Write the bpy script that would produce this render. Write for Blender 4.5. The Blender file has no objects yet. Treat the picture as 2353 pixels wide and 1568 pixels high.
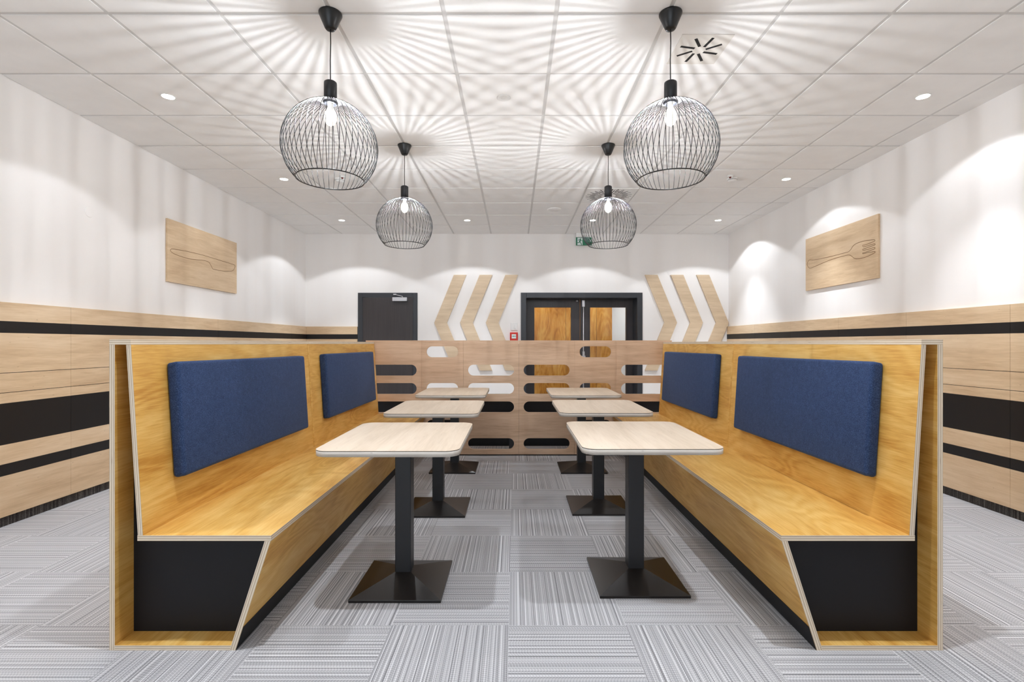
import bpy, bmesh, math, random
from mathutils import Vector
random.seed(7)
D = bpy.data
SC = bpy.context.scene
COL = SC.collection

# ------------------------------------------------------------------ camera
CAM_Z = 1.205
cam = D.cameras.new('camera'); camo = D.objects.new('camera', cam); COL.objects.link(camo)
camo.location = (0, 0, CAM_Z); camo.rotation_euler = (math.pi/2, 0, 0)
cam.sensor_width = 36.0; cam.lens = 1150.0/2353.0*36.0
cam.shift_x = -5.5/2353.0; cam.shift_y = 5.5/2353.0
cam.clip_start = 0.05; cam.clip_end = 60
SC.camera = camo

# ------------------------------------------------------------------ world, exposure
SC.view_settings.view_transform = 'Standard'
SC.view_settings.look = 'None'
SC.view_settings.gamma = 1.0
SC.view_settings.use_curve_mapping = False
SC.view_settings.exposure = 0.12
SC.cycles.use_adaptive_sampling = False
SC.cycles.max_bounces = 12
SC.cycles.diffuse_bounces = 8
SC.cycles.glossy_bounces = 4
SC.cycles.transparent_max_bounces = 16
SC.cycles.caustics_reflective = False
SC.cycles.caustics_refractive = False
SC.cycles.sample_clamp_indirect = 4.0
world = D.worlds.new('World'); SC.world = world; world.use_nodes = True
bg = world.node_tree.nodes['Background']
bg.inputs['Color'].default_value = (0.80, 0.90, 1.0, 1); bg.inputs['Strength'].default_value = 3.0

P_PENDANT = 34.0      # W of each pendant bulb
P_DOWN = 22.0        # W of each recessed downlight
P_CORE = 112.0        # W of its narrower core beam
C_PENDANT = (0.96, 1.0, 1.06)
C_DOWN = (0.94, 0.985, 1.05)

# room
XL, XR, YB, YR, ZC = -3.371, 3.455, 8.08, -3.0, 2.972

# ------------------------------------------------------------------ material helpers
def lin(c):
    return tuple(((v/255.0)/12.92 if v/255.0 <= 0.04045 else ((v/255.0+0.055)/1.055)**2.4) for v in c) + (1,)

class NT:
    def __init__(s, name):
        s.m = D.materials.new(name); s.m.use_nodes = True
        s.t = s.m.node_tree; s.n = s.t.nodes; s.l = s.t.links
        s.b = s.n['Principled BSDF']; s.out = s.n['Material Output']
    def new(s, typ, **kw):
        n = s.n.new(typ)
        for k, v in kw.items(): setattr(n, k, v)
        return n
    def link(s, a, b): s.l.new(a, b)
    def val(s, sock, v):
        if hasattr(v, 'is_output') or isinstance(v, bpy.types.NodeSocket): s.l.new(v, sock)
        else: sock.default_value = v
    def math(s, op, a, b=None, c=None, clamp=False):
        n = s.new('ShaderNodeMath', operation=op, use_clamp=clamp)
        s.val(n.inputs[0], a)
        if b is not None: s.val(n.inputs[1], b)
        if c is not None: s.val(n.inputs[2], c)
        return n.outputs[0]
    def coords(s, rnd=True):
        tc = s.new('ShaderNodeTexCoord').outputs['Object']
        if not rnd: return tc
        oi = s.new('ShaderNodeObjectInfo')
        k = s.math('MULTIPLY', oi.outputs['Random'], 37.0)
        v = s.new('ShaderNodeVectorMath', operation='ADD')
        s.link(tc, v.inputs[0]); s.link(k, v.inputs[1])
        return v.outputs[0]
    def scale(s, vec, sc, loc=(0, 0, 0)):
        m = s.new('ShaderNodeMapping'); s.link(vec, m.inputs['Vector'])
        m.inputs['Scale'].default_value = sc; m.inputs['Location'].default_value = loc
        return m.outputs[0]
    def noise(s, vec, sc=1.0, det=4, rough=0.5, dist=0.0, dim='3D', w=None):
        n = s.new('ShaderNodeTexNoise', noise_dimensions=dim)
        if dim != '1D': s.link(vec, n.inputs['Vector'])
        if w is not None: s.link(w, n.inputs['W'])
        n.inputs['Scale'].default_value = sc; n.inputs['Detail'].default_value = det
        n.inputs['Roughness'].default_value = rough; n.inputs['Distortion'].default_value = dist
        return n.outputs['Fac'] if 'Fac' in n.outputs else n.outputs[0]
    def ramp(s, fac, stops):
        r = s.new('ShaderNodeValToRGB'); s.link(fac, r.inputs['Fac'])
        e = r.color_ramp.elements
        while len(e) > 1: e.remove(e[-1])
        e[0].position = stops[0][0]; e[0].color = stops[0][1]
        for p, c in stops[1:]:
            x = e.new(p); x.color = c
        return r.outputs['Color']
    def mix(s, fac, a, b, mode='MIX'):
        n = s.new('ShaderNodeMix', data_type='RGBA', blend_type=mode)
        s.val(n.inputs['Factor'], fac); s.val(n.inputs['A'], a) if False else None
        ia = [i for i in n.inputs if i.name == 'A' and i.type == 'RGBA'][0]
        ib = [i for i in n.inputs if i.name == 'B' and i.type == 'RGBA'][0]
        s.val(ia, a); s.val(ib, b)
        return [o for o in n.outputs if o.type == 'RGBA'][0]
    def bump(s, h, strength=0.2, dist=0.001):
        b = s.new('ShaderNodeBump'); b.inputs['Strength'].default_value = strength
        b.inputs['Distance'].default_value = dist; s.link(h, b.inputs['Height'])
        s.link(b.outputs[0], s.b.inputs['Normal'])
    def set(s, color=None, rough=None, spec=None, metal=None, coat=None, coat_r=None, sheen=None):
        if color is not None: s.val(s.b.inputs['Base Color'], color)
        if rough is not None: s.val(s.b.inputs['Roughness'], rough)
        if spec is not None: s.b.inputs['Specular IOR Level'].default_value = spec
        if metal is not None: s.b.inputs['Metallic'].default_value = metal
        if coat is not None: s.b.inputs['Coat Weight'].default_value = coat
        if coat_r is not None: s.b.inputs['Coat Roughness'].default_value = coat_r
        if sheen is not None: s.b.inputs['Sheen Weight'].default_value = sheen
        return s.m

def flat(name, rgb, rough=0.5, **kw):
    n = NT(name)
    v = n.coords()
    f = n.noise(v, 9.0, 3)
    c = lin(rgb)
    d = tuple(x*0.93 for x in c[:3]) + (1,)
    return n.set(color=n.mix(f, d, c), rough=rough, **kw)

def emit(name, rgb, strength):
    n = NT(name)
    n.b.inputs['Base Color'].default_value = (0.9, 0.9, 0.9, 1)
    n.b.inputs['Emission Color'].default_value = lin(rgb)
    n.b.inputs['Emission Strength'].default_value = strength
    return n.m

def sc3(axis, along, across):
    return {'X': (along, across, across), 'Y': (across, along, across), 'Z': (across, across, along)}[axis]

def oak(name, axis, c_dark, c_mid, c_light, rough=0.45, contrast=1.0, fibre=150.0, spec=0.4, rnd=False):
    """light laminate oak: long grain along axis, fine fibre, a few small knots"""
    n = NT(name); v = n.coords(rnd)
    big = n.noise(n.scale(v, sc3(axis, 0.9, 5.5)), 1.0, 5, 0.55, 0.6)
    mid = n.noise(n.scale(v, sc3(axis, 2.6, 26.0), (3, 1, 2)), 1.0, 6, 0.62, 0.5)
    fib = n.noise(n.scale(v, sc3(axis, 7.0, fibre), (1, 5, 4)), 1.0, 3, 0.6)
    f = n.math('ADD', n.math('MULTIPLY', big, 0.45), n.math('ADD', n.math('MULTIPLY', mid, 0.35), n.math('MULTIPLY', fib, 0.20)))
    k = 0.17/contrast
    col = n.ramp(f, [(0.5-k, lin(c_dark)), (0.5, lin(c_mid)), (0.5+k, lin(c_light))])
    vo = n.new('ShaderNodeTexVoronoi'); n.link(n.scale(v, sc3(axis, 1.7, 4.5), (.3, .7, .2)), vo.inputs['Vector'])
    knot = n.math('LESS_THAN', n.math('ADD', vo.outputs['Distance'], n.math('MULTIPLY', mid, 0.12)), 0.115)
    kc = n.math('MULTIPLY', knot, 0.35)
    col = n.mix(kc, col, tuple(x*0.5 for x in lin(c_dark)[:3])+(1,))
    n.bump(fib, 0.08, 0.0006)
    return n.set(color=col, rough=rough, spec=spec)

def lacquer(name, axis, c_dark, c_mid, c_light, rough=0.42, rnd=True):
    """honey lacquered plywood face: broad cathedral figure along axis"""
    n = NT(name); v = n.coords(rnd)
    base = n.noise(n.scale(v, sc3(axis, 0.75, 3.4)), 1.0, 2, 0.45, 0.8)
    rings = n.math('SINE', n.math('MULTIPLY', base, 70.0))
    rings = n.math('MULTIPLY_ADD', rings, 0.5, 0.5)
    blot = n.noise(n.scale(v, sc3(axis, 1.6, 6.0), (4, 2, 7)), 1.0, 4, 0.6)
    fib = n.noise(n.scale(v, sc3(axis, 9.0, 170.0), (1, 8, 3)), 1.0, 3, 0.6)
    f = n.math('ADD', n.math('MULTIPLY', rings, 0.09), n.math('ADD', n.math('MULTIPLY', blot, 0.55), n.math('MULTIPLY', fib, 0.36)))
    col = n.ramp(f, [(0.35, lin(c_dark)), (0.50, lin(c_mid)), (0.65, lin(c_light))])
    n.bump(fib, 0.06, 0.0005)
    return n.set(color=col, rough=rough, spec=0.4, coat=0.08, coat_r=0.3)

def ply_edge(name):
    """stacked veneers; UV y runs across the board thickness, x along it in metres"""
    n = NT(name)
    uv = n.new('ShaderNodeUVMap').outputs[0]
    sp = n.new('ShaderNodeSeparateXYZ'); n.link(uv, sp.inputs[0])
    wob = n.noise(n.scale(uv, (9, 1, 1)), 1.0, 3)
    vv = n.math('ADD', sp.outputs['Y'], n.math('MULTIPLY', n.math('SUBTRACT', wob, 0.5), 0.06))
    st = n.math('PINGPONG', n.math('MULTIPLY', vv, 5.0), 1.0)
    fine = n.noise(n.scale(uv, (14, 30, 1)), 1.0, 4, 0.6)
    f = n.math('ADD', n.math('MULTIPLY', st, 0.5), n.math('MULTIPLY', fine, 0.5))
    col = n.ramp(f, [(0.2, lin((164, 138, 110))), (0.45, lin((212, 196, 172))), (0.75, lin((234, 222, 204)))])
    gap = n.noise(n.scale(uv, (7, 7, 1), (2, 3, 0)), 1.0, 2)
    col = n.mix(n.math('MULTIPLY', n.math('GREATER_THAN', gap, 0.70), 0.55), col, lin((90, 62, 40)))
    return n.set(color=col, rough=0.6)

def carpet():
    n = NT('carpet tiles'); v = n.coords(False)
    sp = n.new('ShaderNodeSeparateXYZ'); n.link(v, sp.inputs[0])
    u = n.math('DIVIDE', n.math('ADD', sp.outputs['X'], 0.024), 0.5)
    w = n.math('DIVIDE', n.math('SUBTRACT', sp.outputs['Y'], 2.138), 0.4985)
    fu, fw = n.math('FLOOR', u), n.math('FLOOR', w)
    par = n.math('FLOORED_MODULO', n.math('ADD', fu, fw), 2.0)      # 0 / 1
    # stripes run along Y where par==1 is false
    def sel(a, b):   # par*a + (1-par)*b
        return n.math('ADD', n.math('MULTIPLY', par, a), n.math('MULTIPLY', n.math('SUBTRACT', 1.0, par), b))
    cross = sel(sp.outputs['Y'], sp.outputs['X'])
    along = sel(sp.outputs['X'], sp.outputs['Y'])
    cell = n.new('ShaderNodeCombineXYZ'); n.link(fu, cell.inputs[0]); n.link(fw, cell.inputs[1])
    wn = n.new('ShaderNodeTexWhiteNoise', noise_dimensions='2D'); n.link(cell.outputs[0], wn.inputs['Vector'])
    rnd = wn.outputs['Value']
    cc = n.math('ADD', cross, n.math('MULTIPLY', rnd, 31.0))
    s1 = n.noise(None, 88.0, 2, 0.7, dim='1D', w=cc)
    s2 = n.noise(None, 230.0, 2, 0.7, dim='1D', w=cc)
    # knotted yarn: dashes along each thread, shifted from thread to thread
    thr = n.math('FLOOR', n.math('MULTIPLY', cross, 150.0))
    wn2 = n.new('ShaderNodeTexWhiteNoise', noise_dimensions='1D'); n.link(thr, wn2.inputs['W'])
    bead = n.math('SINE', n.math('ADD', n.math('MULTIPLY', along, 560.0), n.math('MULTIPLY', wn2.outputs['Value'], 40.0)))
    rib = n.math('SINE', n.math('MULTIPLY', cross, 942.0))
    big = n.noise(v, 1.3, 2)
    f = n.math('ADD', n.math('MULTIPLY', s1, 0.80), n.math('MULTIPLY', s2, 0.50))
    f = n.math('ADD', f, n.math('MULTIPLY', bead, 0.045))
    f = n.math('ADD', f, n.math('MULTIPLY', rib, 0.035))
    f = n.math('ADD', f, n.math('MULTIPLY', n.math('SUBTRACT', big, 0.5), 0.08))
    f = n.math('ADD', f, n.math('MULTIPLY', n.math('SUBTRACT', rnd, 0.5), 0.03))
    col = n.ramp(f, [(0.42, lin((106, 105, 108))), (0.56, lin((150, 150, 153))), (0.70, lin((181, 181, 184))), (0.88, lin((222, 222, 224)))])
    n.bump(n.math('ADD', n.math('MULTIPLY', rib, 0.5), n.math('MULTIPLY', bead, 0.5)), 0.35, 0.0015)
    return n.set(color=col, rough=0.95, spec=0.1, sheen=0.1)

def skirting():
    n = NT('dark carpet skirting'); v = n.coords(False)
    s = n.noise(n.scale(v, (70, 70, 1.5)), 1.0, 3, 0.7)
    b = n.noise(n.scale(v, (160, 160, 160)), 1.0, 2)
    f = n.math('ADD', n.math('MULTIPLY', s, 0.75), n.math('MULTIPLY', b, 0.25))
    col = n.ramp(f, [(0.35, lin((36, 34, 34))), (0.52, lin((70, 67, 66))), (0.68, lin((120, 117, 114)))])
    return n.set(color=col, rough=0.95, spec=0.1)

def fabric():
    n = NT('blue woven fabric'); v = n.coords(True)
    a = n.noise(n.scale(v, (240, 240, 900)), 1.0, 2, 0.6)
    b = n.noise(n.scale(v, (900, 900, 240), (3, 1, 2)), 1.0, 2, 0.6)
    c = n.noise(v, 38.0, 4, 0.6)
    f = n.math('ADD', n.math('MULTIPLY', a, 0.45), n.math('ADD', n.math('MULTIPLY', b, 0.45), n.math('MULTIPLY', c, 0.10)))
    col = n.ramp(f, [(0.36, lin((20, 32, 58))), (0.5, lin((37, 56, 92))), (0.64, lin((72, 96, 138)))])
    n.bump(f, 0.35, 0.0012)
    m = n.set(color=col, rough=0.8, spec=0.25, sheen=0.2)
    n.b.inputs['Sheen Roughness'].default_value = 0.35
    n.b.inputs['Sheen Tint'].default_value = (0.45, 0.6, 1, 1)
    return m

def shade_streaked_wall():
    n = NT('white painted wall'); v = n.coords(False)
    s = n.noise(n.scale(v, (3.2, 3.2, 0.03)), 1.0, 3, 0.6)
    g = n.noise(v, 140.0, 2)
    col = n.ramp(s, [(0.35, lin((240, 237, 234))), (0.65, lin((242, 240, 238)))])  # faint vertical streaks: pendant wire shadows put into the wall colour
    n.bump(g, 0.05, 0.0005)
    return n.set(color=col, rough=0.75, spec=0.25)

def dark_door():
    n = NT('dark stained door'); v = n.coords(False)
    s = n.noise(n.scale(v, (60, 60, 2.0)), 1.0, 4, 0.6)
    col = n.ramp(s, [(0.3, lin((50, 46, 47))), (0.7, lin((60, 55, 56)))])
    return n.set(color=col, rough=0.42, spec=0.45)

def glass():
    n = NT('door glass')
    tr = n.new('ShaderNodeBsdfTransparent'); tr.inputs[0].default_value = (0.94, 0.96, 0.95, 1)
    gl = n.new('ShaderNodeBsdfGlossy'); gl.inputs['Roughness'].default_value = 0.01
    fr = n.new('ShaderNodeFresnel'); fr.inputs['IOR'].default_value = 1.5
    mx = n.new('ShaderNodeMixShader')
    n.link(n.math('MULTIPLY', fr.outputs[0], 0.8, clamp=True), mx.inputs[0])
    n.link(tr.outputs[0], mx.inputs[1]); n.link(gl.outputs[0], mx.inputs[2])
    n.link(mx.outputs[0], n.out.inputs['Surface'])
    return n.m

def bulb_glass():
    n = NT('lit bulb glass')
    tr = n.new('ShaderNodeBsdfTransparent')
    em = n.new('ShaderNodeEmission'); em.inputs['Color'].default_value = (1, 0.93, 0.82, 1); em.inputs['Strength'].default_value = 14.0
    mx = n.new('ShaderNodeMixShader'); mx.inputs[0].default_value = 0.35
    n.link(tr.outputs[0], mx.inputs[1]); n.link(em.outputs[0], mx.inputs[2])
    n.link(mx.outputs[0], n.out.inputs['Surface'])
    return n.m

OAK_D, OAK_M, OAK_L = (186, 156, 122), (212, 186, 152), (228, 206, 176)
M_oak_y = oak('light oak laminate side wall', 'Y', OAK_D, OAK_M, OAK_L)
M_oak_x = oak('light oak laminate back wall', 'X', OAK_D, OAK_M, OAK_L)
M_part = oak('oak laminate partition', 'X', (174, 141, 112), (206, 174, 145), (224, 197, 170))
M_chev = oak('oak laminate chevron', 'X', (192, 168, 138), (212, 190, 160), (228, 208, 180))
M_top = oak('bleached oak table laminate', 'Y', (192, 174, 150), (214, 197, 176), (228, 214, 195), rough=0.38, contrast=0.9)
M_band = oak('pale table edge band', 'X', (170, 162, 152), (192, 185, 176), (208, 202, 194), contrast=1.0, fibre=260)
M_honey = lacquer('honey lacquered plywood', 'Y', (193, 138, 58), (217, 170, 88), (231, 192, 116))
M_hall = lacquer('orange wood cladding', 'Z', (176, 108, 34), (214, 146, 58), (232, 176, 92))
M_edge = ply_edge('plywood edge veneers')
M_carpet = carpet()
M_skirt = skirting()
M_fab = fabric()
M_wall = shade_streaked_wall()
M_ceil = flat('ceiling tile', (245, 244, 242), 0.85, spec=0.2)
M_grid = flat('ceiling grid', (216, 215, 213), 0.6)
M_black = flat('black laminate', (20, 20, 24), 0.5, spec=0.3)
M_blackwall = flat('black laminate wall band', (20, 18, 19), 0.45, spec=0.4)
M_metal = flat('black powder coated metal', (20, 21, 25), 0.4, spec=0.5)
M_base = flat('satin black cast base', (24, 20, 18), 0.3, spec=0.5)
M_wire = flat('black wire', (18, 16, 17), 0.35, spec=0.5)
M_canopy = flat('black plastic', (16, 16, 17), 0.35, spec=0.5)
M_door = dark_door()
M_frame = flat('anthracite door frame', (50, 53, 58), 0.4, spec=0.45)
M_gap = flat('dark joint', (40, 30, 24), 0.8)
M_groove = flat('routed groove', (120, 88, 58), 0.8)
M_white = flat('white plastic', (238, 238, 236), 0.4)
M_chrome = flat('brushed steel', (205, 205, 208), 0.3, metal=0.8)
M_vent = flat('vent plate', (226, 222, 215), 0.5)
M_red = flat('red plastic', (206, 34, 14), 0.4)
M_green = flat('green sign', (0, 112, 78), 0.4)
M_signw = flat('white pictogram', (225, 240, 238), 0.5)
M_lens = emit('downlight lens', (255, 250, 240), 30.0)
M_led = emit('small ceiling led', (220, 255, 240), 4.0)
for _m in (M_lens, M_led): _m.cycles.emission_sampling = 'NONE'
M_glass = glass()
M_bulb = bulb_glass(); M_bulb.cycles.emission_sampling = 'NONE'
_A = 2*math.pi*.0030*.060
M_fil = emit('glowing filament', (255, 255, 255), P_PENDANT/(math.pi*_A))
M_fil.node_tree.nodes['Principled BSDF'].inputs['Emission Color'].default_value = C_PENDANT+(1,)
M_dark = flat('dark void', (10, 9, 9), 0.8)

# ------------------------------------------------------------------ mesh helpers
class MB:
    """gathers shapes; build() links them as ONE mesh object"""
    def __init__(s):
        s.bm = bmesh.new(); s.uv = s.bm.loops.layers.uv.new('UVMap')
    def face(s, vs, mi=0, uvs=None, smooth=False):
        try: f = s.bm.faces.new(vs)
        except ValueError: return None
        f.material_index = mi; f.smooth = smooth
        if uvs:
            for lp, u in zip(f.loops, uvs): lp[s.uv].uv = u
        return f
    def box(s, x0, x1, y0, y1, z0, z1, mi=0):
        v = [s.bm.verts.new(p) for p in ((x0,y0,z0),(x1,y0,z0),(x1,y1,z0),(x0,y1,z0),(x0,y0,z1),(x1,y0,z1),(x1,y1,z1),(x0,y1,z1))]
        for q in ((0,3,2,1),(4,5,6,7),(0,1,5,4),(1,2,6,5),(2,3,7,6),(3,0,4,7)):
            s.face([v[i] for i in q], mi)
    def prism_y(s, prof, y0, y1, mi=0):
        """polygon in XZ extruded along Y"""
        a = [s.bm.verts.new((x, y0, z)) for x, z in prof]; b = [s.bm.verts.new((x, y1, z)) for x, z in prof]
        n = len(prof)
        s.face(a, mi); s.face(b[::-1], mi)
        for i in range(n): s.face([a[i], a[(i+1) % n], b[(i+1) % n], b[i]], mi)
    def prism_z(s, prof, z0, z1, mi=0, mi_side=None, smooth=False):
        a = [s.bm.verts.new((x, y, z0)) for x, y in prof]; b = [s.bm.verts.new((x, y, z1)) for x, y in prof]
        n = len(prof)
        s.face(a[::-1], mi); s.face(b, mi)
        for i in range(n): s.face([a[i], a[(i+1) % n], b[(i+1) % n], b[i]], mi if mi_side is None else mi_side, smooth=smooth)
    def board(s, prof, y0, y1, mf=0, me=1):
        """4-point profile; edges 0-1 and 2-3 are the long faces, 1-2 and 3-0 the thin edges.
        face material mf, edge material me with UVs across the thickness"""
        a = [s.bm.verts.new((x, y0, z)) for x, z in prof]; b = [s.bm.verts.new((x, y1, z)) for x, z in prof]
        L = (Vector(prof[1])-Vector(prof[0])).length; W = y1-y0
        s.face([a[0], a[1], a[2], a[3]], me, [(0,0),(L,0),(L,1),(0,1)])
        s.face([b[3], b[2], b[1], b[0]], me, [(0,1),(L,1),(L,0),(0,0)])
        s.face([a[0], b[0], b[1], a[1]], mf); s.face([a[2], b[2], b[3], a[3]], mf)
        s.face([a[1], b[1], b[2], a[2]], me, [(0,0),(W,0),(W,1),(0,1)])
        s.face([a[3], b[3], b[0], a[0]], me, [(0,1),(W,1),(W,0),(0,0)])
    def tube(s, pts, r, seg=6, mi=0, closed=False, ref=None):
        pts = [Vector(p) for p in pts]; n = len(pts); rings = []
        for i, p in enumerate(pts):
            if closed: t = pts[(i+1) % n]-pts[i-1]
            else: t = pts[min(i+1, n-1)]-pts[max(i-1, 0)]
            t.normalize()
            up = ref if ref is not None else (Vector((0,0,1)) if abs(t.z) < 0.95 else Vector((1,0,0)))
            a = t.cross(up).normalized(); b = t.cross(a).normalized()
            rings.append([s.bm.verts.new(p + r*(math.cos(2*math.pi*k/seg)*a + math.sin(2*math.pi*k/seg)*b)) for k in range(seg)])
        for i in range(n if closed else n-1):
            A, B = rings[i], rings[(i+1) % n]
            for k in range(seg): s.face([A[k], A[(k+1) % seg], B[(k+1) % seg], B[k]], mi, smooth=True)
        if not closed:
            s.face(rings[0][::-1], mi); s.face(rings[-1], mi)
    def lathe(s, prof, seg=32, mi=0, c=(0, 0), smooth=True):
        """profile of (r,z) revolved about the vertical through c"""
        rings = []
        for r, z in prof:
            if r < 1e-6: rings.append([s.bm.verts.new((c[0], c[1], z))])
            else: rings.append([s.bm.verts.new((c[0]+r*math.cos(2*math.pi*k/seg), c[1]+r*math.sin(2*math.pi*k/seg), z)) for k in range(seg)])
        for A, B in zip(rings, rings[1:]):
            for k in range(seg):
                q = []
                q += [A[0]] if len(A) == 1 else [A[k], A[(k+1) % seg]]
                q += [B[0]] if len(B) == 1 else [B[(k+1) % seg], B[k]]
                if len(q) >= 3: s.face(q, mi, smooth=smooth)
    def build(s, name, mats, parent=None, loc=(0, 0, 0), bevel=0, seg=2, autosmooth=None):
        bmesh.ops.recalc_face_normals(s.bm, faces=s.bm.faces)
        me = D.meshes.new(name); s.bm.to_mesh(me); s.bm.free()
        if not isinstance(mats, (list, tuple)): mats = [mats]
        for m in mats: me.materials.append(m)
        o = D.objects.new(name, me); COL.objects.link(o); o.location = loc
        if parent is not None: o.parent = parent
        if bevel:
            md = o.modifiers.new('bevel', 'BEVEL'); md.width = bevel; md.segments = seg; md.limit_method = 'ANGLE'; md.angle_limit = math.radians(30)
        return o

def tag(o, label=None, cat=None, group=None, kind=None):
    if label: o['label'] = label
    if cat: o['category'] = cat
    if group: o['group'] = group
    if kind: o['kind'] = kind
    return o
def thing(name, label, cat, loc, group=None, rotz=0.0):
    o = D.objects.new(name, None); COL.objects.link(o); o.location = loc; o.rotation_euler = (0, 0, rotz)
    o.empty_display_size = 0.1
    return tag(o, label, cat, group)
def dup(root, loc, label=None, rotz=None):
    def cp(o, par):
        c = o.copy(); COL.objects.link(c)
        if par is not None: c.parent = par
        for ch in list(o.children):
            cp(ch, c)
        return c
    r = cp(root, None); r.location = loc
    if label: r['label'] = label
    if rotz is not None: r.rotation_euler = (0, 0, rotz)
    return r
def lamp(name, typ, loc, energy, color, parent=None, radius=0.01, **kw):
    l = D.lights.new(name, typ); l.energy = energy; l.color = color
    if typ != 'AREA': l.shadow_soft_size = radius
    for k, v in kw.items(): setattr(l, k, v)
    o = D.objects.new(name, l); COL.objects.link(o); o.location = loc
    if parent is not None: o.parent = parent
    return o

def poly_holes(name, outer, holes, depth, mat, parent, loc):
    """flat sheet in XZ with holes, front face towards -Y, via a filled 2D curve"""
    cu = D.curves.new(name, 'CURVE'); cu.dimensions = '2D'; cu.fill_mode = 'BOTH'; cu.extrude = depth/2
    for pts in [outer]+holes:
        sp = cu.splines.new('POLY'); sp.points.add(len(pts)-1); sp.use_cyclic_u = True
        for p, (x, z) in zip(sp.points, pts): p.co = (x, z, 0, 1)
    tmp = D.objects.new('tmp', cu)
    me = D.meshes.new_from_object(tmp)
    D.objects.remove(tmp); D.curves.remove(cu)
    me.name = name
    for v in me.vertices:
        x, y, z = v.co; v.co = (x, -z, y)
    me.materials.clear(); me.materials.append(mat)
    me.update()
    bm = bmesh.new(); bm.from_mesh(me); bmesh.ops.remove_doubles(bm, verts=bm.verts, dist=1e-5)
    bmesh.ops.recalc_face_normals(bm, faces=bm.faces); bm.to_mesh(me); bm.free()
    o = D.objects.new(name, me); COL.objects.link(o); o.parent = parent; o.location = loc
    return o

# ================================================================== SETTING
m = MB(); m.box(XL-0.15, XR+0.15, YR-0.15, 11.2, -0.05, 0); tag(m.build('floor', M_carpet), kind='structure')

# ceiling: recessed grid with 576 mm tiles hanging slightly below it
m = MB()
m.box(XL-0.15, XR+0.15, YR-0.15, YB+0.1, ZC+0.004, ZC+0.12, 1)
GX0, GY0 = -0.3765, 2.68
i0 = math.floor((XL-GX0)/0.6)-1
for i in range(i0, i0+14):
    xa, xb = max(GX0+0.6*i+0.012, XL), min(GX0+0.6*(i+1)-0.012, XR)
    if xb-xa < 0.03: continue
    for j in range(-10, 10):
        ya, yb = max(GY0+0.6*j+0.012, YR), min(GY0+0.6*(j+1)-0.012, YB)
        if yb-ya < 0.03: continue
        m.box(xa, xb, ya, yb, ZC, ZC+0.02, 0)
tag(m.build('ceiling', [M_ceil, M_grid]), kind='structure')

m = MB(); m.box(XL-0.12, XL, YR, YB, 0, ZC+0.02); tag(m.build('wall_left', M_wall), kind='structure')
m = MB(); m.box(XR, XR+0.12, YR, YB, 0, ZC+0.02); tag(m.build('wall_right', M_wall), kind='structure')
# back wall with its two openings
D1 = (-2.524, -1.563, 2.022); D2 = (0.105, 2.066, 2.024)
m = MB(); yb0, yb1 = YB, YB+0.4
m.box(XL-.12, D1[0]+.03, yb0, yb1, 0, ZC+.02); m.box(D1[0]+.03, D1[1]-.03, yb0, yb1, D1[2]-.03, ZC+.02)
m.box(D1[1]-.03, D2[0]+.03, yb0, yb1, 0, ZC+.02); m.box(D2[0]+.03, D2[1]-.03, yb0, yb1, D2[2]-.03, ZC+.02)
m.box(D2[1]-.03, XR+.12, yb0, yb1, 0, ZC+.02)
tag(m.build('wall_back', M_wall), kind='structure')
# rear wall behind the viewer, with an unseen window added for daylight fill
WX0, WX1, WZ0, WZ1 = -3.2, 0.5, 0.4, 2.75
m = MB()
m.box(XL-.12, WX0, YR-.2, YR, 0, ZC+.02); m.box(WX1, XR+.12, YR-.2, YR, 0, ZC+.02)
m.box(WX0, WX1, YR-.2, YR, 0, WZ0); m.box(WX0, WX1, YR-.2, YR, WZ1, ZC+.02)
tag(m.build('wall_rear', M_wall), kind='structure')
m = MB()
m.box(WX0, WX1, YR-.12, YR-.06, WZ0, WZ0+.05); m.box(WX0, WX1, YR-.12, YR-.06, WZ1-.05, WZ1)
for k in range(5):
    x = WX0 + (WX1-WX0-.05)*k/4; m.box(x, x+.05, YR-.12, YR-.06, WZ0+.05, WZ1-.05)
w1 = tag(m.build('added_window_1', M_frame), kind='structure')
pt = lamp('added window fill', 'AREA', ((WX0+WX1)/2, YR-.22, (WZ0+WZ1)/2), 1.0, (1, 1, 1))  # portal for the sky fill through the added opening
pt.data.shape = 'RECTANGLE'; pt.data.size = WX1-WX0; pt.data.size_y = WZ1-WZ0; pt.rotation_euler = (-math.pi/2, 0, math.pi)
pt.data.cycles.is_portal = True
pt.rotation_euler = (math.pi/2, 0, 0)

# wall cladding: oak boards with three black bands, dark joints between them
def bands():
    return [(1.352, 1.4765, 0), (1.276, 1.350, 1), (1.012, 1.274, 0), (0.882, 1.008, 0), (0.811, 0.878, 0),
            (0.5405, 0.809, 1), (0.412, 0.5385, 0), (0.3365, 0.410, 1), (0.066, 0.3345, 0)]
def cladding(name, side, joints_list, y0, y1):
    m = MB(); t = 0.025
    xa, xb = (XL, XL+t) if side < 0 else (XR-t, XR)
    if side < 0: m.box(XL, XL+t-0.006, y0, y1-0.002, 0.066, 1.470, 2)
    else: m.box(XR-t+0.006, XR, y0, y1-0.002, 0.066, 1.470, 2)
    js = [y0]+[j for j in joints_list if y0 < j < y1]+[y1]
    for z0, z1, mi in bands():
        for a, b in zip(js, js[1:]):
            m.box(xa, xb, a+(0.001 if a > y0 else 0), b-(0.001 if b < y1 else 0), z0, z1, mi)
    return tag(m.build(name, [M_oak_y, M_blackwall, M_gap]), kind='structure')
cladding('trim_1', -1, [-1.85, 0.03, 1.9, 3.776, 5.65, 7.52], YR, YB)
cladding('trim_2', 1, [-2.1, -1.17, -.25, .68, 1.6, 2.54, 3.463, 4.38, 5.30, 6.22, 7.15], YR, YB)
m = MB(); x0, x1 = XL+0.025, D1[0]-0.004
m.box(x0, x1, YB-0.019, YB, 0.066, 1.470, 2)
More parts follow.
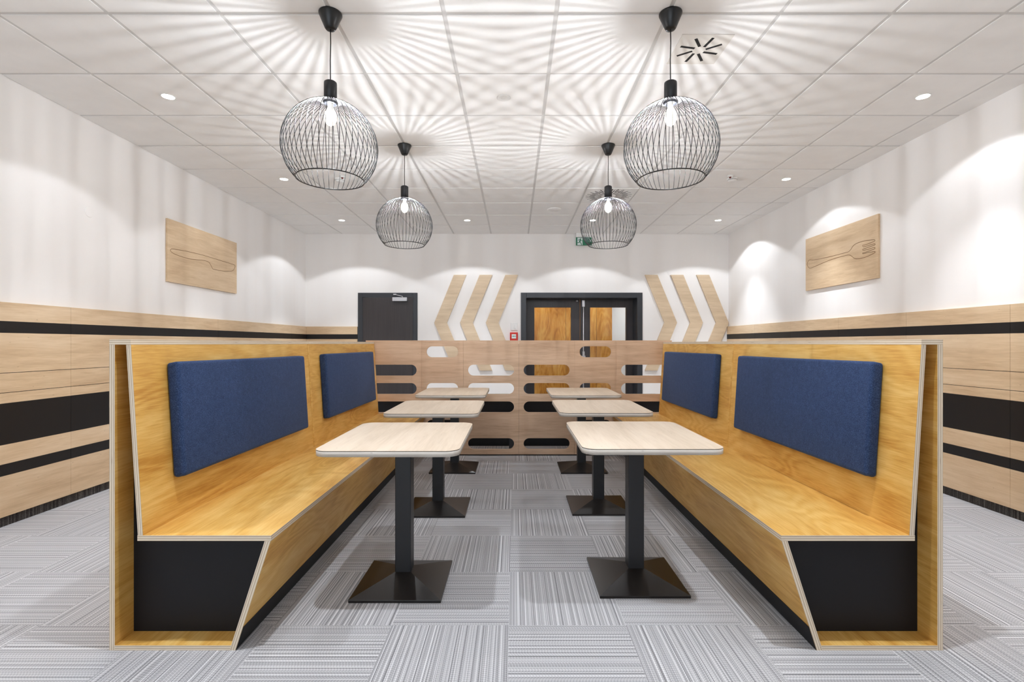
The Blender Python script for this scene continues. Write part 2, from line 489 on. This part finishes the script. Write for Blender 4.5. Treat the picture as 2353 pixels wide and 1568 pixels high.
for z0, z1, mi in bands():
    m.box(x0+0.0015, x1, YB-0.025, YB, z0, z1, mi)
tag(m.build('trim_3', [M_oak_x, M_blackwall, M_gap]), kind='structure')
for nm, a, b in (('baseboard_left', XL, XL+0.012), ('baseboard_right', XR-0.012, XR)):
    m = MB(); m.box(a, b, YR, YB, 0, 0.0655); tag(m.build(nm, M_skirt), kind='structure')

# door 1: dark single door with closer
m = MB(); fx0, fx1, fz = D1; fw = 0.072
m.box(fx0, fx0+fw, YB-0.012, YB+0.12, 0, fz); m.box(fx1-fw, fx1, YB-0.012, YB+0.12, 0, fz); m.box(fx0+fw, fx1-fw, YB-0.012, YB+0.12, fz-fw, fz)
d1 = tag(m.build('door_1', M_frame, bevel=0.003), kind='structure')
m = MB(); m.box(fx0+fw+.003, fx1-fw-.003, YB-0.004, YB+0.04, 0.005, fz-fw-.003)
leaf = m.build('leaf', M_door, d1)
m = MB(); m.box(-1.957, -1.724, YB-0.062, YB-0.004, 1.883, 1.944)
cl = m.build('door_closer', M_chrome, d1, bevel=0.004)
m = MB()
m.tube([(-1.80, YB-0.035, 1.945), (-1.80, YB-0.035, 1.962)], 0.009, 8)
m.tube([(-1.80, YB-0.035, 1.962), (-1.86, YB-0.05, 1.976), (-1.925, YB-0.03, 1.992)], 0.0075, 8)
m.box(-1.945, -1.90, YB-0.045, YB-0.012, 1.984, 2.002)
m.build('closer_arm', M_chrome, cl)

# door 2: dark double door, glazed leaves, espagnolette rod
fx0, fx1, fz = D2; fl, ft = 0.085, 0.084; yl = YB+0.28
m = MB()
m.box(fx0, fx0+fl, YB-0.015, YB+.38, 0, fz); m.box(fx1-fl, fx1, YB-0.015, YB+.38, 0, fz); m.box(fx0+fl, fx1-fl, YB-0.015, YB+.38, fz-ft, fz)
d2 = tag(m.build('door_2', M_frame, bevel=0.003), kind='structure')
ztop = fz-ft-0.003
def leaf2(xa, xb, ga, gb, gtop, gbot, nm):
    m = MB()
    for a, b, c, d in ((xa, ga, 0.006, ztop), (gb, xb, 0.006, ztop), (ga, gb, gtop, ztop), (ga, gb, 0.006, gbot)):
        m.box(a, b, yl, yl+0.05, c, d)
    # glazing bead
    for a, b, c, d in ((ga-.018, ga, gbot-.018, gtop+.018), (gb, gb+.018, gbot-.018, gtop+.018), (ga, gb, gtop, gtop+.018), (ga, gb, gbot-.018, gbot)):
        m.box(a, b, yl-0.008, yl, c, d)
    o = m.build(nm, M_door, d2)
    m = MB(); m.box(ga, gb, yl+0.02, yl+0.026, gbot, gtop); m.build('pane', M_glass, o)
    return o
l1 = leaf2(fx0+fl+.003, 1.094, 0.334, 0.945, 1.806, 0.16, 'leaf')
l2 = leaf2(1.102, fx1-fl-.003, 1.263, 1.865, 1.806, 0.16, 'leaf')
m = MB()
m.tube([(1.150, yl-.02, 0.25), (1.150, yl-.02, 1.90)], 0.0115, 10)
m.box(1.129, 1.171, yl-.035, yl, 1.815, 1.925); m.box(1.132, 1.168, yl-.045, yl, 1.0, 1.07); m.box(1.118, 1.182, yl-.04, yl, 0.955, 1.0)
m.build('locking_rod', M_chrome, l2, bevel=0.002)
m = MB(); m.lathe([(0, 1.90), (.018, 1.905), (.022, 1.915), (.018, 1.925), (0, 1.93)], 12, c=(1.045, yl-0.012)); m.build('catch', M_chrome, l1)
m = MB(); m.tube([(1.06, yl-.05, 1.0), (1.06, yl, 1.0)], 0.012, 8); m.tube([(1.06, yl-.05, 1.0), (0.95, yl-.05, 0.998)], 0.010, 8); m.build('door_handle', M_chrome, l1)

# hallway beyond the glazed door
m = MB(); m.box(-1.0, 1.835, 9.40, 9.46, 0, ZC)
for x in (-.46, .25, .964, 1.54): m.box(x, x+.004, 9.398, 9.40, 0, ZC, 1)
tag(m.build('wall_hallway', [M_hall, M_gap]), kind='structure')
m = MB(); m.box(-1.2, 4.0, 10.4, 10.5, 0, ZC); m.box(-1.2, -1.0, YB+.4, 10.4, 0, ZC); m.box(3.8, 3.9, YB+.4, 10.4, 0, ZC)
tag(m.build('wall_hallway_end', M_wall), kind='structure')
m = MB(); m.box(-1.2, 4.0, YB+.4, 10.5, ZC, ZC+.1); tag(m.build('ceiling_hallway', M_ceil), kind='structure')

# ================================================================== BENCHES
BY0, BY1, BYM = 1.963, 5.368, 3.655
def bench(xo, sg, label, clabels):
    r = thing('booth_bench', label, 'bench', (xo, BY0, 0), 'plywood booth benches')
    X = lambda u: -sg*u      # u: distance from the outer back face towards the aisle
    L = BY1-BY0; LM = BYM-BY0
    def P(*pts): return [(X(u), z) for u, z in pts]
    m = MB(); m.board(P((0, 0), (0, 1.2), (.0215, 1.2), (.0215, 0)), 0, L); m.build('back_board', [M_honey, M_edge], r)
    m = MB(); m.board(P((.0215, 0), (.472, 0), (.4785, .0195), (.0215, .0195)), 0, L); m.build('bottom_board', [M_honey, M_edge], r)
    fb = lambda z: .495+(.633-.495)*z/.4295     # outer face of the slanted front
    m = MB(); m.board(P((fb(0), 0), (fb(.4295), .4295), (fb(.4295)-.0235, .4295), (fb(0)-.0235, 0)), 0, L); fp = m.build('front_panel', [M_honey, M_edge], r)
    m = MB(); m.board(P((fb(0)+.0015, 0), (fb(.092)+.0015, .092), (fb(.092)-.002, .092), (fb(0)-.002, 0)), 0.001, L, 0, 0); m.build('kick_strip', M_black, r)
    m = MB(); m.board(P((.110, .4295), (.6345, .4295), (.6345, .4513), (.110, .4513)), 0, L); m.build('seat', [M_honey, M_edge], r)
    for a, b in ((0, LM-.001), (LM+.001, L)):
        m = MB(); m.board(P((.132, .4515), (.085, 1.1995), (.066, 1.1995), (.112, .4515)), a, b); m.build('backrest', [M_honey, M_edge], r)
        m = MB(); m.board(P((0, 1.2), (.0845, 1.2), (.0845, 1.2205), (0, 1.2205)), a, b); m.build('top_cap', [M_honey, M_edge], r)
    # lighter joint strip where the two modules meet
    m = MB(); m.board(P((.1335, .453), (.0868, 1.199), (.084, 1.199), (.130, .453)), LM-.021, LM-.0015, 0, 0); m.build('joint_strip', M_honey, r)
    m = MB()
    m.prism_y(P((.0216, .0197), (.4780, .0197), (.609, .4293), (.113, .4293), (.1115, .4512), (.0665, 1.1993), (.0216, 1.1993)), .098, .116)
    m.build('end_panel', M_black, r)
    # cushions
    P0 = Vector((.132, .4513)); P1 = Vector((.085, 1.2)); up = (P1-P0).normalized(); nn = Vector((up.y, -up.x))
    for k, (a, b) in enumerate(((.187, 1.487), (1.872, 3.172))):
        t0 = (0.625-.4513)/up.y; t1 = (1.120-.4513)/up.y
        bm = bmesh.new(); bmesh.ops.create_cube(bm, size=1)
        hx, hy, hz = (b-a)/2, (t1-t0)/2, .026
        for v in bm.verts: v.co = Vector((v.co.x*2*hx, v.co.y*2*hy, v.co.z*2*hz))
        bmesh.ops.bevel(bm, geom=list(bm.edges), offset=.017, segments=4, profile=.6, affect='EDGES')
        mm = MB(); mp = {}
        for v in bm.verts:
            q = v.co
            ey = 1-abs(q.x)/hx; ez = 1-abs(q.y)/hy
            puff = .004*min(1, ey*14)*min(1, ez*7) if q.z > 0 else 0
            ysh = .004*math.sin(q.x*7.3+k)*(1 if q.z > 0 else .3) if abs(q.y) > hy*.9 else 0
            t = (t0+t1)/2+q.y+ysh; n_ = hz+.001+q.z+puff
            pt = P0+up*t+nn*n_
            mp[v] = mm.bm.verts.new((X(pt.x), (a+b)/2+q.x, pt.y))
        for f in bm.faces: mm.face([mp[v] for v in f.verts], 0, smooth=True)
        bm.free()
        c = mm.build('back_cushion', M_fab, r)
    return r
bench(-1.589, -1, 'honey plywood booth bench with two blue back pads, along the left of the aisle', None)
bench(1.681, 1, 'honey plywood booth bench with two blue back pads, along the right of the aisle', None)

# ================================================================== TABLES
def rrect(hx, hy, r, seg=8):
    pts = []
    for cx, cy, a0 in ((hx-r, hy-r, 0), (-hx+r, hy-r, 90), (-hx+r, -hy+r, 180), (hx-r, -hy+r, 270)):
        for k in range(seg+1):
            a = math.radians(a0+90*k/seg); pts.append((cx+r*math.cos(a), cy+r*math.sin(a)))
    return pts
def table(loc, label):
    r = thing('pedestal_table', label, 'table', loc, 'square pedestal tables')
    m = MB(); hx, hy, zt = .316, .3875, .743
    m.prism_z(rrect(hx, hy, .062), zt-.0265, zt-.0040, 1, 1, smooth=True)
    m.prism_z(rrect(hx-.0004, hy-.0004, .0616), zt-.0040, zt-.0014, 2, 2)
    m.prism_z(rrect(hx, hy, .062), zt-.0014, zt, 0, 0)
    m.build('tabletop', [M_top, M_band, M_dark], r)
    m = MB(); m.box(-.0395, .0395, -.0395, .0395, .060, zt-.0265); m.build('column', M_metal, r, bevel=.003)
    m = MB(); h = .215
    m.box(-h, h, -h, h, 0.0, .013)
    a = [m.bm.verts.new(p) for p in ((-h,-h,.013),(h,-h,.013),(h,h,.013),(-h,h,.013))]
    c = .0405; b = [m.bm.verts.new(p) for p in ((-c,-c,.0645),(c,-c,.0645),(c,c,.0645),(-c,c,.0645))]
    for k in range(4): m.face([a[k], a[(k+1) % 4], b[(k+1) % 4], b[k]])
    m.face(b)
    m.build('base_plate', M_base, r, bevel=.0015)
    m = MB(); m.box(-.12, .12, -.12, .12, zt-.0325, zt-.0265); m.build('mounting_plate', M_metal, r)
    return r
T0 = table((-.556, 2.535, 0), 'pale oak pedestal table nearest on the left side of the aisle')
for (x, y, lb) in ((-.556, 3.668, 'pale oak pedestal table in the middle of the left row'),
                   (-.575, 4.83, 'pale oak pedestal table of the left row nearest the slotted partition'),
                   (.618, 2.575, 'pale oak pedestal table nearest on the right side of the aisle'),
                   (.620, 3.708, 'pale oak pedestal table in the middle of the right row'),
                   (.645, 4.825, 'pale oak pedestal table of the right row nearest the slotted partition')):
    dup(T0, (x, y, 0), lb)

# ================================================================== SLOTTED PARTITION
pr = thing('slotted_partition', 'light oak divider with rounded slots closing the aisle between the bench ends', 'partition', (.048, 5.375, 0))
def stadium(cx, cz, w, h, seg=14):
    r = h/2; pts = []
    for c0, a0 in ((cx+w/2-r, -90), (cx-w/2+r, 90)):
        for k in range(seg+1):
            a = math.radians(a0+180*k/seg); pts.append((c0+r*math.cos(a), cz+r*math.sin(a)))
    return pts
cols = [(-1.645, -1.047, 'W'), (-1.047, -.598, 'N'), (-.598, 0, 'W'), (0, .598, 'W'), (.598, 1.047, 'N'), (1.047, 1.645, 'W')]
rows = [1.1145-.1975*k for k in range(6)]
for a, b, kind in cols:
    opened = (1, 2, 3, 5) if kind == 'W' else (0, 2, 4)
    wd = .495 if kind == 'W' else .341; cx = (a+b)/2
    holes = [stadium(cx, rows[k], wd, .118) for k in opened]
    p = poly_holes('panel', [(a+.0007, .012), (b-.0007, .012), (b-.0007, 1.237), (a+.0007, 1.237)], holes, .022, M_part, pr, (0, .0125, 0))
    m = MB()
    for k in range(6):
        if k in opened: continue
        st = stadium(cx, rows[k], wd, .118)
        m.tube([(x, .0013, z) for x, z in st], .0012, 4, closed=True, ref=Vector((0, 1, 0)))
    # grooves between the veneer boards
    m.build('routed_outline', M_groove, p)
m = MB(); m.box(-1.645, 1.645, .004, .022, 0, .012); m.build('plinth', M_dark, pr)
for x in (-1.047, -.598, .598, 1.047):
    m = MB(); m.box(x-.018, x+.018, .0235, .0445, .012, 1.20); m.build('batten', M_part, pr)
m = MB(); m.box(-.105, .045, .0236, .12, 0, .35); m.box(-.012, .012, .0236, .045, .35, 1.2); m.build('support_foot', M_metal, pr)

# low black cabinet just behind the partition, seen through its lower slots
t = thing('low_cabinet', 'low black cabinet standing behind the slotted partition, seen through its lower slots', 'cabinet', (.05, 6.13, 0))
m = MB(); m.box(-1.74, 1.74, -.25, .25, 0, .54); m.build('body', M_black, t)
m = MB(); m.box(-1.75, 1.75, -.26, .26, .54, .562); m.build('top', M_black, t)

# ================================================================== PENDANTS
def pendant(loc, label):
    r = thing('pendant_lamp', label, 'lamp', loc, 'black wire globe pendant lamps')
    H = -0.0
    m = MB(); m.lathe([(0, 0.0), (.0605, 0), (.0605, -.006), (.030, -.078), (.024, -.086), (.012, -.087), (0, -.087)], 40); m.build('canopy', M_canopy, r)
    m = MB(); m.tube([(0, 0, -.085), (.0012, 0, -.16), (-.001, 0, -.25), (0, 0, -.368)], .0030, 8); m.build('cord', M_canopy, r)
    m = MB(); m.lathe([(0, -.365), (.026, -.365), (.0325, -.370), (.0335, -.378), (.0335, -.484), (.028, -.486), (.0, -.486)], 36); m.build('lamp_holder', M_metal, r)
    R = .2455; zc = -.717
    th0 = math.asin(.0315/R); th1 = math.acos((-.890-zc)/R)
    m = MB(); N = 48
    for k in range(N):
        a = 2*math.pi*k/N; pts = []
        for i in range(23):
            th = th0+(th1-th0)*i/22
            pts.append((R*math.sin(th)*math.cos(a), R*math.sin(th)*math.sin(a), zc+R*math.cos(th)))
        m.tube(pts, .0018, 6, ref=Vector((-math.sin(a), math.cos(a), 0)))
    rr = R*math.sin(th0)
    m.tube([(rr*math.cos(2*math.pi*k/24), rr*math.sin(2*math.pi*k/24), zc+R*math.cos(th0)) for k in range(24)], .0022, 6, closed=True)
    cage = m.build('wire_shade', M_wire, r)
    rr = R*math.sin(th1)
    m = MB(); m.tube([(rr*math.cos(2*math.pi*k/64), rr*math.sin(2*math.pi*k/64), -.890) for k in range(64)], .0032, 8, closed=True)
    m.build('bottom_ring', M_wire, cage)
    m = MB(); m.lathe([(.012, -.486), (.013, -.508), (.018, -.516), (.028, -.532), (.031, -.552), (.029, -.574), (.020, -.592), (.008, -.600), (0, -.601)], 24)
    bu = m.build('bulb', M_bulb, r)
    m = MB(); m.tube([(0, 0, -.520), (0, 0, -.580)], .0030, 8); m.build('filament', M_fil, bu)
    return r
ZT = ZC
PN = pendant((-.985, 2.68, ZT), 'large near wire globe pendant lamp hanging on the left')
dup(PN, (.836, 2.68, ZT), 'large near wire globe pendant lamp hanging on the right')
dup(PN, (-.979, 4.46, ZT), 'farther wire globe pendant lamp hanging on the left')
dup(PN, (.836, 4.46, ZT), 'farther wire globe pendant lamp on the right, below the round slotted air vent')

# ================================================================== DOWNLIGHTS
def downlight(loc, label):
    r = thing('recessed_downlight', label, 'downlight', loc, 'recessed ceiling downlights')
    m = MB(); m.lathe([(.041, .001), (.041, -.003), (.047, -.003), (.049, -.001), (.049, 0)], 32); m.build('trim_ring', M_white, r)
    m = MB(); m.lathe([(0, -.0015), (.040, -.0015), (.0405, 0.0)], 32); m.build('lens', M_lens, r)
    l = lamp('downlight beam', 'SPOT', (0, 0, -.006), P_DOWN, C_DOWN, r, .028)
    l.data.spot_size = math.radians(123); l.data.spot_blend = .12
    l = lamp('downlight core beam', 'SPOT', (0, 0, -.006), P_CORE, C_DOWN, r, .028)
    l.data.spot_size = math.radians(74); l.data.spot_blend = .7
    return r
CX = (-2.477, -.677, 1.123, 2.923)
spots = []
side = {-2.477: 'left', 2.923: 'right'}
for y, w in ((3.58, 'nearest in view'), (5.38, 'middle of three')):
    for x in (CX[0], CX[3]): spots.append((x, y, 'small round downlight, %s along the %s wall' % (w, side[x])))
for x, w in zip(CX, ('farthest along the left wall', 'left of centre near the back wall', 'near the back wall, seen through the far right pendant', 'farthest along the right wall')):
    spots.append((x, 7.18, 'small round downlight, '+w))
for y, xs in ((1.78, CX), (-.02, (CX[0], CX[3])), (-1.82, (CX[0], CX[3]))):
    for x in xs: spots.append((x, y, 'small round downlight in the ceiling out of view near the viewer'))
FAR = {}
DL = downlight((spots[0][0], spots[0][1], ZC), spots[0][2])
for x, y, lb in spots[1:]:
    q = dup(DL, (x, y, ZC), lb)
    if y > 7:      # same lamps along the back wall, boosted to brighten the far end
        for ch in q.children:
            if ch.type == 'LIGHT': ch.data = FAR.setdefault(ch.data.name, ch.data) if ch.data.name in FAR else ch.data.copy(); ch.data.energy = 42.0 if ch.data.spot_size > 2 else 130.0
for x, y in ((.35, 8.95), (1.45, 8.95), (2.4, 9.85)):  # unseen lamps, added to brighten the hallway
    dup(DL, (x, y, ZC), 'unseen downlight added to light the hallway beyond the glazed door')

# ================================================================== CEILING FITTINGS
# square swirl vent
t = thing('square_swirl_vent', 'square white air vent with eight black slots beside the near right pendant', 'air vent', (1.108, 3.005, ZC))
m = MB(); m.box(-.15, .15, -.15, .15, -.006, 0); m.build('plate', M_vent, t, bevel=.001)
m = MB()
for k in range(8):
    a = math.radians(45*k+12); ca, sa = math.cos(a), math.sin(a); off = .012
    q = [(.036, -.0085), (.128, -.0085), (.128, .0085), (.036, .0085)]
    v = [m.bm.verts.new((x*ca-(y+off)*sa, x*sa+(y+off)*ca, -.0066)) for x, y in q]
    v2 = [m.bm.verts.new((x*ca-(y+off)*sa, x*sa+(y+off)*ca, -.0059)) for x, y in q]
    m.face(v); m.face(v2[::-1])
    for i in range(4): m.face([v[i], v[(i+1) % 4], v2[(i+1) % 4], v2[i]])
m.build('slots', M_dark, t)
t = thing('round_slotted_vent', 'ceiling air vent with a ring of thin radial slots above the far right pendant', 'air vent', (1.1235, 5.98, ZC))
m = MB(); m.box(-.293, .293, -.293, .293, -.006, 0); m.build('plate', M_white, t, bevel=.001)
m = MB()
for k in range(48):
    a = math.radians(7.5*k); ca, sa = math.cos(a), math.sin(a)
    r0, r1 = ((.085, .225) if k % 2 else (.165, .272))
    w0 = .0052
    q = [(r0, -w0), (r1, -w0), (r1, w0), (r0, w0)]
    v = [m.bm.verts.new((x*ca-y*sa, x*sa+y*ca, -.0066)) for x, y in q]
    v2 = [m.bm.verts.new((x*ca-y*sa, x*sa+y*ca, -.0059)) for x, y in q]
    m.face(v); m.face(v2[::-1])
    for i in range(4): m.face([v[i], v[(i+1) % 4], v2[(i+1) % 4], v2[i]])
m.build('slots', M_dark, t)
def detector(loc, label, sx):
    t = thing('smoke_detector', label, 'smoke detector', loc, 'ceiling smoke detectors')
    m = MB(); m.lathe([(0, 0), (.052, 0), (.052, -.012), (.050, -.016), (0, -.016)], 32); m.build('base', M_white, t)
    m = MB(); m.lathe([(.047, -.016), (.046, -.028), (.034, -.040), (.018, -.044), (0, -.044)], 32); h = m.build('sensor_head', M_white, t)
    m = MB()
    for z in (-.021, -.026):
        m.tube([(.0468*math.cos(2*math.pi*k/32), .0468*math.sin(2*math.pi*k/32), z) for k in range(32)], .0008, 4, closed=True)
    m.build('grille_slots', M_dark, h)
    m = MB(); m.lathe([(0, 0), (.03, 0), (.03, -.010), (.022, -.016), (0, -.016)], 20, c=(sx*.055, -.075)); li = m.build('indicator', M_white, t)
    m = MB(); m.lathe([(0, -.030), (.006, -.029), (.011, -.022), (.012, -.016), (0, -.016)], 12, c=(sx*.055, -.075)); m.build('indicator_lens', flat('dark red lens %d' % sx, (96, 14, 8), .3), li)
    return t
SD = detector((-1.872, 5.36, ZC), 'white smoke detector with red lens, seen through the bottom ring of the near left pendant', 1)
detector((2.325, 5.34, ZC), 'white smoke detector with red lens right of the near right pendant', -1)
m = MB(); m.lathe([(0, 0), (.05, 0), (.05, -.002), (.044, -.004), (.040, -.0035), (.034, -.0045), (.018, -.004), (.014, -.010), (0, -.010)], 32)
tag(m.build('ceiling_sensor', M_white, loc=(-.0765, 3.60, ZC)), 'faint round white sensor in the ceiling midway between the four pendants', 'sensor')
m = MB(); m.lathe([(0, 0), (.090, 0), (.090, -.003), (.080, -.008), (0, -.009)], 40)
tag(m.build('ceiling_speaker', M_ceil, loc=(.5235, 6.59, ZC)), 'flat round white speaker cover in the ceiling left of the far right pendant', 'speaker')
m = MB(); m.lathe([(0, 0), (.012, 0), (.012, -.003), (0, -.004)], 16)
tag(m.build('indicator_light', M_led, loc=(-.672, 4.00, ZC)), 'tiny glowing dot in a ceiling tile above the far left pendant', 'indicator light')

# ================================================================== WALL PANELS
KNIFE = [(4.886, 2.128), (4.93, 2.134), (5.085, 2.146), (5.24, 2.152), (5.384, 2.154), (5.547, 2.153), (5.72, 2.15), (5.879, 2.148), (5.995, 2.144), (6.0, 2.125), (5.984, 2.097), (5.962, 2.075), (5.924, 2.06), (5.78, 2.039), (5.661, 2.033), (5.558, 2.031), (5.541, 2.048), (5.519, 2.071), (5.492, 2.094), (5.459, 2.1), (5.416, 2.101), (5.363, 2.097), (5.28, 2.088), (5.181, 2.078), (5.085, 2.077), (4.993, 2.081), (4.93, 2.087), (4.89, 2.096), (4.875, 2.107), (4.874, 2.117)]
FORK = [(5.809, 2.176), (5.755, 2.165), (5.634, 2.155), (5.47, 2.15), (5.315, 2.147), (5.188, 2.147), (5.141, 2.147), (5.108, 2.163), (5.08, 2.189), (5.049, 2.204), (5.004, 2.211), (4.934, 2.213), (4.857, 2.206), (4.791, 2.197), (4.771, 2.194), (4.762, 2.185), (4.771, 2.18), (4.857, 2.172), (4.908, 2.17), (4.932, 2.173), (4.935, 2.164), (4.925, 2.156), (4.874, 2.154), (4.815, 2.156), (4.771, 2.156), (4.759, 2.149), (4.767, 2.143), (4.832, 2.139), (4.916, 2.134), (4.934, 2.133), (4.934, 2.124), (4.916, 2.12), (4.857, 2.119), (4.791, 2.122), (4.765, 2.119), (4.762, 2.11), (4.775, 2.105), (4.84, 2.101), (4.916, 2.097), (4.935, 2.098), (4.934, 2.088), (4.908, 2.087), (4.849, 2.088), (4.783, 2.083), (4.763, 2.081), (4.762, 2.072), (4.783, 2.065), (4.849, 2.054), (4.916, 2.048), (4.977, 2.049), (5.021, 2.054), (5.058, 2.065), (5.085, 2.086), (5.113, 2.105), (5.141, 2.114), (5.198, 2.117), (5.315, 2.118), (5.47, 2.111), (5.601, 2.098), (5.714, 2.085), (5.797, 2.077), (5.827, 2.081), (5.854, 2.103), (5.867, 2.13), (5.859, 2.158), (5.839, 2.172)]
def wall_panel(name, label, side, y0, y1, z0, z1, outline):
    xw = XL if side < 0 else XR
    t = thing(name, label, 'wall panel', (xw-side*.0015, (y0+y1)/2, z0))
    m = MB(); s = -side
    xa, xb = sorted((0, s*.02)); m.box(xa, xb, y0-(y0+y1)/2, y1-(y0+y1)/2, 0, z1-z0)
    m.build('panel', M_oak_y, t, bevel=.0008)
    m = MB(); m.tube([(s*.0202, y-(y0+y1)/2, z-z0) for y, z in outline], .0022, 4, closed=True, ref=Vector((1, 0, 0)))
    m.build('engraved_outline', flat(name+' groove', (120, 82, 46), .8), t)
wall_panel('knife_panel', 'oak board with an engraved table knife outline, on the left wall', -1, 4.834, 6.038, 1.805, 2.416, KNIFE)
wall_panel('fork_panel', 'oak board with an engraved fork outline, on the right wall', 1, 4.726, 5.90, 1.824, 2.431, FORK)

# chevrons on the back wall
def chevron(xt, d, label, grp):
    sc = 8.055/1150.0; w, off = .2035, .314*d
    zt_, zm, zb_ = 2.309, 1.538, .768
    m = MB(); P = [(0, zt_-zb_), (w, zt_-zb_), (w+off, zm-zb_), (w, 0), (0, 0), (off, zm-zb_)]
    m.prism_y(P, -.024, 0)
    tag(m.build('chevron_board', M_chev, loc=(xt, YB-.0015, zb_)), label, 'wall decoration', grp)
S = 8.06/1150.0
for k, w in enumerate(('left', 'middle', 'right')):
    chevron((1042.8-1182+59.2*k)*S, -1, '%s one of the three oak chevron boards pointing left on the back wall' % w, 'oak chevrons pointing left')
    chevron((1481.8-1182+59.3*k)*S, 1, '%s one of the three oak chevron boards pointing right on the back wall' % w, 'oak chevrons pointing right')

# fire call point and switch above it
t = thing('fire_call_point', 'red square fire call point with white glass plate, left of the double door', 'fire alarm', (-.008, YB, 1.250))
m = MB(); m.box(-.064, .064, -.045, 0, 0, .132); m.build('housing', M_red, t, bevel=.006)
m = MB(); m.box(-.035, .035, -.048, -.045, .034, .102); f = m.build('glass_plate', M_signw, t)
m = MB(); m.bm.verts.ensure_lookup_table()
v = [m.bm.verts.new((.009*math.cos(2*math.pi*k/16), -.0487, .070+.009*math.sin(2*math.pi*k/16))) for k in range(16)]; m.face(v)
for sx in (-1, 1):
    v = [m.bm.verts.new(p) for p in ((sx*.014, -.0487, .070), (sx*.029, -.0487, .078), (sx*.029, -.0487, .062))]; m.face(v)
m.build('press_mark', M_dark, f)
t = thing('light_switch', 'small white switch on the back wall directly above the red call point', 'switch', (-.005, YB, 1.415))
m = MB(); m.box(-.05, .05, -.012, 0, 0, .125); m.build('plate', M_white, t, bevel=.004)
m = MB(); m.box(.002, .034, -.02, -.012, .025, .095); m.build('rocker', M_white, t, bevel=.003)

# emergency exit sign
t = thing('exit_sign', 'green and white running man exit sign high on the back wall behind a pendant', 'exit sign', (1.113, 7.985, 2.775))
m = MB(); m.box(-.127, .127, 0, .07, .128, ZC-2.775); m.build('housing', M_white, t, bevel=.003)
m = MB(); m.box(-.127, .127, .02, .03, 0, .128); f = m.build('sign_plate', M_green, t)
m = MB()
def quad(x0, x1, z0, z1): m.box(x0, x1, .0185, .02, z0, z1)
quad(-.105, -.024, .004, .120)
m.build('doorway_field', M_signw, f)
m = MB()
def px(x, y): return (-.127+(x-372)/(1310-372)*.254, .128-(y-660)/(1130-660)*.128)
def limb(pts, wd):
    pts = [Vector(px(*p)) for p in pts]
    for a, b in zip(pts, pts[1:]):
        d = (b-a).normalized(); n_ = Vector((-d.y, d.x))*wd/2
        v = [m.bm.verts.new((q.x, .0178, q.y)) for q in (a-n_-d*wd*.3, b-n_+d*wd*.3, b+n_+d*wd*.3, a+n_-d*wd*.3)]; m.face(v)
c0 = px(640, 755); v = [m.bm.verts.new((c0[0]+.0085*math.cos(2*math.pi*k/12), .0178, c0[1]+.0085*math.sin(2*math.pi*k/12))) for k in range(12)]; m.face(v)
limb([(625, 800), (590, 920)], .020); limb([(600, 800), (540, 800), (505, 850)], .008); limb([(640, 820), (690, 865), (750, 870)], .008)
limb([(585, 900), (560, 970), (440, 980)], .010); limb([(605, 920), (680, 1040), (690, 1110)], .011)
m.build('running_figure', M_green, f)
m = MB(); limb([(1120, 720), (1250, 900)], .008); limb([(1160, 905), (1255, 905), (1255, 800)], .008); m.build('arrow', M_signw, f)

# blank cover plate on the left wall
m = MB()
v = [m.bm.verts.new((.003, .042*math.cos(2*math.pi*k/32), .042*math.sin(2*math.pi*k/32))) for k in range(32)]
v2 = [m.bm.verts.new((0, .045*math.cos(2*math.pi*k/32), .045*math.sin(2*math.pi*k/32))) for k in range(32)]
m.face(v)
for k in range(32): m.face([v[k], v[(k+1) % 32], v2[(k+1) % 32], v2[k]])
tag(m.build('cover_plate', M_wall, loc=(XL, 3.968, 2.25)), 'faint round blank cover plate painted white on the left wall', 'cover plate')
